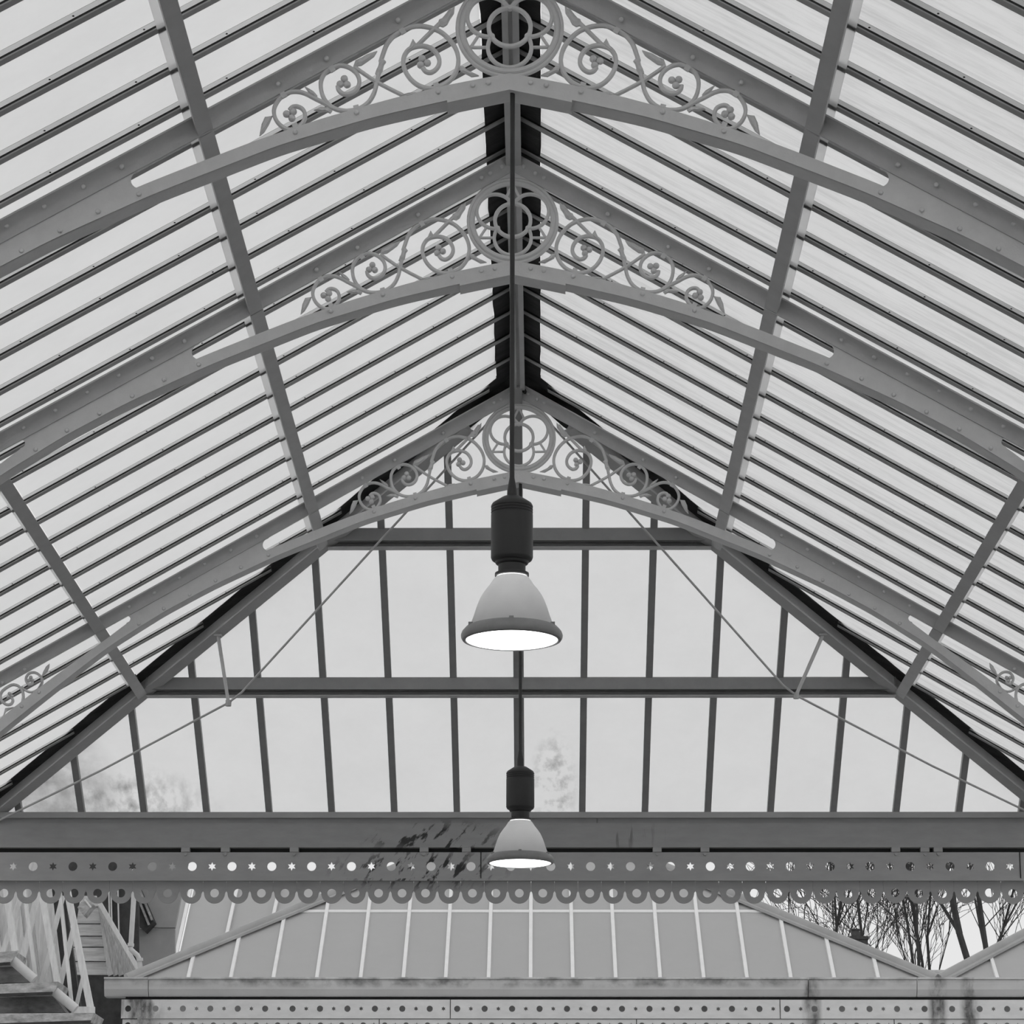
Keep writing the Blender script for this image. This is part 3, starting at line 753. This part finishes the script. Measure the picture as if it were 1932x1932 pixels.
def heights(Y, d): return {k_: at(966, v, Y).z for k_, v in d.items()}
L1 = at(965.5, 1203, YT[0]).x
lamp(L1, YT[0] + .03, fbot(0) + H - .012, 'large bell pendant lamp in the middle, nearest the viewer', heights(YT[0] + .03, dict(cone=905, cap=938, body=1060, collar=1087, rim=1189)))
L2 = at(981.5, 1627, YT[2]).x
lamp(L2, YT[2] + .03, fbot(0) + H - .012, 'second bell pendant lamp lower down, in front of the pierced fascia', heights(YT[2] + .03, dict(cone=1420, cap=1447, body=1528, collar=1548, rim=1616)))

# ------------------------------------------------------------------ canopies across the tracks
YG = 34.2; KF = 1.30
zg = lambda py: at(966, py, YG).z
ZG = zg(1844)


def far_canopy(xl, xr, label, pxs, ymax=2.6, bars=None):
    root = empty('canopy_roof', ((xl + xr) / 2, YG, ZG)); tag(root, label, 'canopy', 'glazed canopies across the tracks')
    P = lambda x, t, o=0: Vector((x, YG + .10 + t, ZG - .03 + TP * t + o))
    edge = lambda x, t: min(x - xl, xr - x) - KF * t          # >= 0 inside
    bx = sorted(bars)
    xs = [xl] + [x for x in bx if xl < x < xr] + [xr]
    tcut = [0, 1.42, ymax]
    for i in range(len(xs) - 1):
        for j in range(2):
            poly = [(xs[i] + .01, tcut[j] + .005), (xs[i + 1] - .01, tcut[j] + .005), (xs[i + 1] - .01, tcut[j + 1] - .005), (xs[i] + .01, tcut[j + 1] - .005)]
            poly = clip(poly, lambda q: (q[0] - xl) - KF * q[1])
            if len(poly) > 2: poly = clip(poly, lambda q: (xr - q[0]) - KF * q[1])
            if len(poly) > 2:
                b = MB(); a = [P(x, t) for x, t in poly]; b.prism(a, [q - up * .006 for q in a]); under(b.build('pane', 'fog'), root)
    for x in xs[1:-1]:
        tm = min(ymax, min(x - xl, xr - x) / KF - .03)
        if tm < .1: continue
        b = MB(); a = [P(x - .024, -.03), P(x + .024, -.03), P(x + .020, -.03, .035), P(x - .020, -.03, .035)]
        b.prism(a, [q + Vector((0, tm, TP * tm)) for q in a]); under(b.build('glazing_bar', 'cap'), root)
    t = 1.42
    if (xr - xl) / 2 > KF * t:
        b = MB(); a = [P(xl + KF * t + .05, t - .015, .004), P(xr - KF * t - .05, t - .015, .004), P(xr - KF * t - .05, t + .015, .012), P(xl + KF * t + .05, t + .015, .012)]
        b.prism(a, [q + up * .01 for q in a]); under(b.build('cross_rail', 'cap'), root)
    for x0, s in ((xl, 1), (xr, -1)):
        if abs(x0) > 30: continue
        a0 = P(x0, 0, .0); a1 = P(x0 + s * KF * ymax, ymax, .0); d = (a1 - a0).normalized(); e = d.cross(up).normalized(); n = e.cross(d)
        pr = [(-.11, -.02), (.11, -.02), (.11, .01), (.05, .02), (.045, .06), (.02, .085), (-.02, .085), (-.045, .06), (-.05, .02), (-.11, .01)]
        b = MB(); b.prism([a0 + e * i + n * j for i, j in pr], [a1 + e * i + n * j for i, j in pr]); under(b.build('hip_roll', 'lead', None, True), root)
    # side slope behind the hip, so the roof is a solid roof
    ridge = P((xl + xr) / 2, (xr - xl) / 2 / KF)
    return root

bars = [at(x, 1843, YG).x for x in (352.5, 433, 513.8, 596, 679, 760, 840.2, 921.4, 1001, 1081, 1162.3, 1246.5, 1329, 1411, 1494, 1576, 1659.5)]
xl, xr = at(238, 1843, YG).x, at(1768, 1843, YG).x
far_canopy(xl, xr, 'grey glazed hipped canopy with white bars below the valance', None, (xr - xl) / 2 / KF, bars)
xl2 = at(1775, 1843, YG).x
far_canopy(xl2, xl2 + (xr - xl), 'neighbouring glazed canopy cut by the lower right picture edge', None, (xr - xl) / 2 / KF, [xl2 + .69 + .515 * k for k in range(17)])
b = MB(); p, q = at(1738, 1842, YG + .2), at(1806, 1829, YG + .2); b.box(p.x, q.x, YG + .25, YG + 3.0, p.z, q.z)
tag(b.build('valley_gutter', 'gutter'), 'pale flat valley gutter between two glazed canopies', 'gutter')

gx0, gx1 = at(196, 1843, YG).x, xl2 + 6
root = empty('eaves_gutter', (0, YG, ZG)); tag(root, 'long pale moulded gutter along the canopy across the tracks', 'gutter')
prof = [(.0, ZG), (.0, zg(1847)), (.03, zg(1849)), (.035, zg(1856)), (.05, zg(1866)), (.085, zg(1876)), (.10, zg(1879)), (.30, zg(1879)), (.30, ZG - .02), (.02, ZG - .02), (.02, ZG)]
joints = [gx0, at(280, 1843, YG).x, at(1525, 1843, YG).x, at(1730, 1843, YG).x, gx1]
for a_, c_ in zip(joints[:-1], joints[1:]):
    b = MB(); b.prism([(a_ + .004, YG - .02 + y, z) for y, z in prof], [(c_ - .004, YG - .02 + y, z) for y, z in prof]); under(b.build('gutter_length', 'gutter'), root)
b = MB(); b.box(gx0 + .25, gx1, YG + .12, YG + .16, zg(1886), zg(1878)); under(b.build('shadow_gap', 'gasket'), root)

root = empty('fascia_board', (1, YG, zg(1925))); tag(root, 'pale weathered pierced fascia at the bottom picture edge', 'fascia')
f0 = at(345, 1903, YG); f1 = at(345 + 51.8 * 20, 1903, YG); fp = (f1.x - f0.x) / 40
pierced(root, 'pierced_panel', f0.x - fp * 4, fp, 76, f0.z, zg(1921.5), zg(1886), YG, .0365, .030, 'palefascia', per=24)
zlow = zg(1939)
pierced(root, 'lower_panel', f0.x - fp * 4, fp * .78, 96, zg(1934), zg(1944), zg(1923), YG + .02, .034, .034, 'palefascia', per=24)
b = MB(); b.box(f0.x - fp * 4.5, f0.x + fp * 72, YG + 1.4, YG + 1.45, zg(1960), at(966, 1868, YG + 1.4).z); under(b.build('backing_board', 'lead'), root)

# glazed slope rising behind, left
root = empty('glazed_roof', at(420, 1800, 44)); tag(root, 'distant pale glazed slope behind the left hip of the canopy', 'roof')
def far_pt(px, py): return at(px, py, 44 + (1860 - py) * .012)
fb = [(300, 338), (345, 425), (428, 505), (509, 588), (592, 670)]
for i, (a_, c_) in enumerate(fb):
    pts = [far_pt(a_ - 18, 1856), far_pt(c_ - 18, 1856), far_pt(c_ + 26, 1656), far_pt(a_ + 26, 1656)]
    b = MB(); b.prism(pts, [q + Vector((0, .01, .02)) for q in pts]); under(b.build('pane', 'fog'), root)
    b = MB(); b.bar(far_pt(c_ - 16, 1856) + Vector((0, -.05, .03)), far_pt(c_ + 28, 1656) + Vector((0, -.05, .03)), .05, .05); under(b.build('glazing_bar', 'cap'), root)
pts = [far_pt(270, 1856), far_pt(282, 1856), far_pt(326, 1656), far_pt(314, 1656)]
b = MB(); b.prism(pts, [q + Vector((0, .05, .08)) for q in pts]); under(b.build('end_board', 'gutter'), root)

# ------------------------------------------------------------------ covered stair with lattice side, lower left
def plate(root, name, pts, Y, th, mt, dy=0):
    a = [at(x, y, Y) for x, y in pts]; b = MB(); b.prism(a, [q + Vector((0, th, 0)) for q in a]); return under(b.build(name, mt), root)
def stick(root, name, p, q, Y, wpx, mt, th=.05):
    k = wpx / 5400 * Y; a, c = at(*p, Y), at(*q, Y); b = MB(); b.bar(a, c, k, th, (0, 1, 0)); return under(b.build(name, mt), root)

root = empty('lattice_stair', at(60, 1932, 31)); tag(root, 'white lattice sided stair with stepped dirty ledges, lower left corner', 'stair')
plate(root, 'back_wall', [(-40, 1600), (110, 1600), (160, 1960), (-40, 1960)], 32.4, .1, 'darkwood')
for i, (a_, c_) in enumerate(((-30, -9), (-8, 14), (15, 36), (37, 58), (59, 79), (80, 99))):
    plate(root, 'wall_board', [(a_ - 11, 1600), (c_ - 11, 1600), (c_ + 22, 1880), (a_ + 22, 1880)], 31.7 + .05 * (i % 2), .03, 'palewall')
for p, q, wd in (((9, 1660), (29, 1795), 12), ((43, 1660), (67, 1842), 6), ((74, 1660), (111, 1868), 11), ((111, 1660), (135, 1892), 6), ((123, 1660), (173, 1912), 12)):
    stick(root, 'post', p, q, 31.1, wd, 'whitewood', .07)
for p, q, wd in (((78, 1660), (40, 1818), 12), ((40, 1690), (4, 1800), 10), ((119, 1690), (93, 1790), 9), ((139, 1752), (106, 1888), 10), ((100, 1780), (76, 1862), 10), ((158, 1838), (143, 1902), 7)):
    stick(root, 'lattice_bar', p, q, 31.3, wd, 'whitewood', .03)
for pts in ([(-10, 1797), (29, 1794), (25, 1808), (18, 1818), (-10, 1819)], [(-10, 1857), (110, 1852), (104, 1868), (98, 1874), (-10, 1877)], [(-10, 1912), (178, 1911), (170, 1928), (-10, 1933)]):
    plate(root, 'ledge', pts, 30.6, .7, 'dirtymetal')
    plate(root, 'ledge_lip', [(pts[-1][0], pts[-1][1] - 2), (pts[-2][0] + 1, pts[-2][1] - 3), (pts[-2][0], pts[-2][1] + 2), (pts[-1][0], pts[-1][1] + 3)], 30.57, .03, 'darkwood')
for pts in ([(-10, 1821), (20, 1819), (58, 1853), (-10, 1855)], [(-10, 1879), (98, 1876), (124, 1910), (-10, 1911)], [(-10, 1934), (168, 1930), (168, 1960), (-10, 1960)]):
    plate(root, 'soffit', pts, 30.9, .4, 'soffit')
for p, q in (((24, 1812), (65, 1848)), ((102, 1870), (143, 1904))):
    b = MB(); b.rod(at(*p, 30.7), at(*q, 30.7), .052, n=14); under(b.build('pipe', 'pipe', None, True), root)
plate(root, 'foot_board', [(140, 1899), (178, 1899), (178, 1912), (134, 1912)], 31.0, .06, 'whitewood')

root = empty('boarded_porch', at(190, 1840, 35)); tag(root, 'weathered plank porch with sloping skirt beside the lattice stair', 'porch')
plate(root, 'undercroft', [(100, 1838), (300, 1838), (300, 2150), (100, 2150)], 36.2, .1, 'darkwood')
yb = [1690, 1712, 1744, 1767, 1788, 1815, 1841]
for i in range(6):
    f = lambda y: (150 - (y - 1704) * .16, 184 + (y - 1704) * .14)
    (a0, a1), (c0_, c1_) = f(yb[i]), f(yb[i + 1] - 2)
    plate(root, 'plank', [(a0, yb[i]), (a1, yb[i]), (c1_, yb[i + 1] - 2), (c0_, yb[i + 1] - 2)], 35.2 + .03 * (i % 2), .04, 'planks')
    plate(root, 'plank_gap', [(a0, yb[i] - 4), (a1, yb[i] - 4), (a1, yb[i] + 3), (a0 + 18, yb[i] + 2), (a0, yb[i])], 35.26, .02, 'darkwood')
nb = 6
for i in range(nb):
    a0, a1 = 184 + (i / nb) * 6, 184 + ((i + 1) / nb) * 6 - .3; c0_, c1_ = 204 + i / nb * 60, 204 + (i + 1) / nb * 60 - 1
    plate(root, 'skirt_board', [(a0, 1705), (a1, 1705), (c1_, 1838), (c0_, 1842)], 35.0 + i * .05, .03, 'boards')
stick(root, 'verge', (184, 1697), (263, 1832), 34.95, 8, 'whitewood', .06)
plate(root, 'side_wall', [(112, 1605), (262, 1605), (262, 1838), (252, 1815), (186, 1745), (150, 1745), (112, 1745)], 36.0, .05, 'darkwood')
for x in (205, 209, 222): stick(root, 'batten', (x, 1660), (x + 3, 1780), 35.95, 2.5, 'pipe', .03)
plate(root, 'bracket', [(146, 1712), (162, 1690), (176, 1706), (158, 1728)], 34.7, .25, 'dirtymetal')
stick(root, 'bracket_edge', (160, 1697), (172, 1712), 34.68, 3, 'whitewood', .02)

root = empty('rain_pipe', at(248, 1783, 34.6)); tag(root, 'pale rain pipe with swan neck bend beside the porch', 'pipe')
pp = [at(x, y, 34.6) for x, y in ((254, 1640), (252, 1700), (247, 1783))]
b = MB(); b.tube(pp, .031, 12); under(b.build('pipe', 'pipe', None, True), root)
pp = [at(x, y, 34.6) for x, y in ((247, 1783), (247, 1791), (253, 1797), (259, 1802), (263, 1810), (264, 1820), (267, 1836))]; pp.append(Vector((pp[-1].x, 34.6, -.9)))
b = MB(); b.tube(pp, .030, 12); under(b.build('bend', 'pipe', None, True), root)
for p, q in (((247, 1780), (246.6, 1786)), ((263.5, 1808), (264, 1814))):
    b = MB(); b.rod(at(*p, 34.6), at(*q, 34.6), .040, n=14); under(b.build('joint', 'pipe', None, True), root)

root = empty('annex_wall', at(285, 1840, 37)); tag(root, 'grey rendered annex wall behind the rain pipe', 'wall')
plate(root, 'upper_render', [(240, 1600), (360, 1600), (330, 1750), (240, 1750)], 37, .1, 'lead')
plate(root, 'lower_render', [(240, 1752), (330, 1752), (330, 2100), (240, 2100)], 37.02, .1, 'lead')
root = empty('gutter_box', at(272, 1757, 36.7)); tag(root, 'dark hanging gutter end beside the rain pipe', 'gutter')
plate(root, 'box', [(254, 1640), (256, 1660), (290, 1738), (272, 1757), (257, 1742)], 36.7, .3, 'darkwood')
for (x0, y0), (x1, y1) in (((259, 1690), (281, 1745)), ((264, 1680), (287, 1736))): stick(root, 'moulding', (x0, y0), (x1, y1), 36.67, 4, 'dirtymetal', .03)

# ------------------------------------------------------------------ chimney and bare trees beyond
p = at(1622, 1790, 58)
root = empty('chimney', (p.x, 58, 0)); tag(root, 'dark chimney stack peeping over the right hip of the canopy', 'chimney')
b = MB(); b.box(p.x - .17, p.x + .17, 58, 58.4, 0, at(1622, 1772, 58).z); under(b.build('stack', 'brick'), root)
b = MB(); z = at(1622, 1772, 58).z; b.box(p.x - .19, p.x + .19, 57.97, 58.43, z, z + .06); under(b.build('cap', 'brick'), root)
b = MB(); b.lathe([(.10, z + .06), (.08, z + .20), (.095, z + .20), (.095, z + .23), (.06, z + .23)], (p.x - .05, 58.2, 0), 12); under(b.build('pot', 'brick'), root)


def tree(px, Y, h, seed, label, lean=0, r0=.13):
    rnd = random.Random(seed); base = at(px, 1840, Y); base.z = -.9
    root = empty('bare_tree', base); tag(root, label, 'tree', 'bare winter trees')
    tb, bb = MB(), MB()
    def seg(bld, p, q, a, c, n):
        bld.rod(p, q, a, c, n)
    def grow(p, d, r, l, lev):
        bld = tb if lev == 0 else bb
        steps = 5 if lev < 2 else 3
        for i in range(steps):
            d = (d + Vector((rnd.gauss(0, .09 + .03 * lev), rnd.gauss(0, .08), rnd.gauss(.03, .05)))).normalized()
            q = p + d * (l / steps); r2 = max(r * (.86 if lev < 2 else .8), .006)
            seg(bld, p, q, r, r2, 6 if lev < 2 else 4); p, r = q, r2
            if lev < 4 and (lev > 0 or i >= 1):
                for _ in range((2, 2, rnd.choice((1, 2)), rnd.choice((0, 1, 1)))[lev]):
                    ang = rnd.uniform(0, 2 * math.pi); sp = rnd.uniform(.3, .75)
                    e = d.cross(Vector((math.cos(ang), math.sin(ang), .2))).normalized()
                    nd = (d * math.cos(sp) + e * math.sin(sp) + Vector((0, 0, .22))).normalized()
                    grow(p, nd, max(r * rnd.uniform(.34, .55), .0065), l * rnd.uniform(.42, .6), lev + 1)
    d0 = Vector((lean, 0, 1)).normalized(); hh = h * .42
    b0 = base.copy(); q = b0 + d0 * hh; tb.rod(b0, q, r0 * 1.5, r0, 8)
    grow(q, d0, r0, h * .62, 0)
    under(tb.build('trunk', 'bark'), root); under(bb.build('branches', 'bark'), root)

tree(1835, 62, 15.5, 5, 'bare tree with two thick trunks above the canopy valley', .05, .10)
tree(1900, 64, 15, 8, 'bare tree at the lower right picture edge', -.06, .09)
tree(1740, 68, 14.5, 21, 'slender bare tree rising straight above the canopy valley', -.02, .05)
tree(1670, 66, 13.5, 33, 'bare tree just right of the dark chimney', .03, .055)
tree(1560, 70, 13.5, 41, 'bare tree left of the dark chimney, partly behind the hip', .0, .05)
tree(1480, 72, 13.2, 55, 'leftmost bare tree under the scalloped valance', .0, .07)
tree(1790, 70, 14.2, 77, 'thin bare tree between the thick trunks and the slender one', .06, .05)
tree(1765, 64, 13.2, 91, 'low twiggy bare tree over the canopy valley', -.04, .045)
tree(1715, 74, 14.0, 103, 'faint bare tree farthest back above the right hip', .03, .06)
tree(1805, 66, 13.6, 131, 'spindly bare tree left of the two thick trunks', -.05, .05)
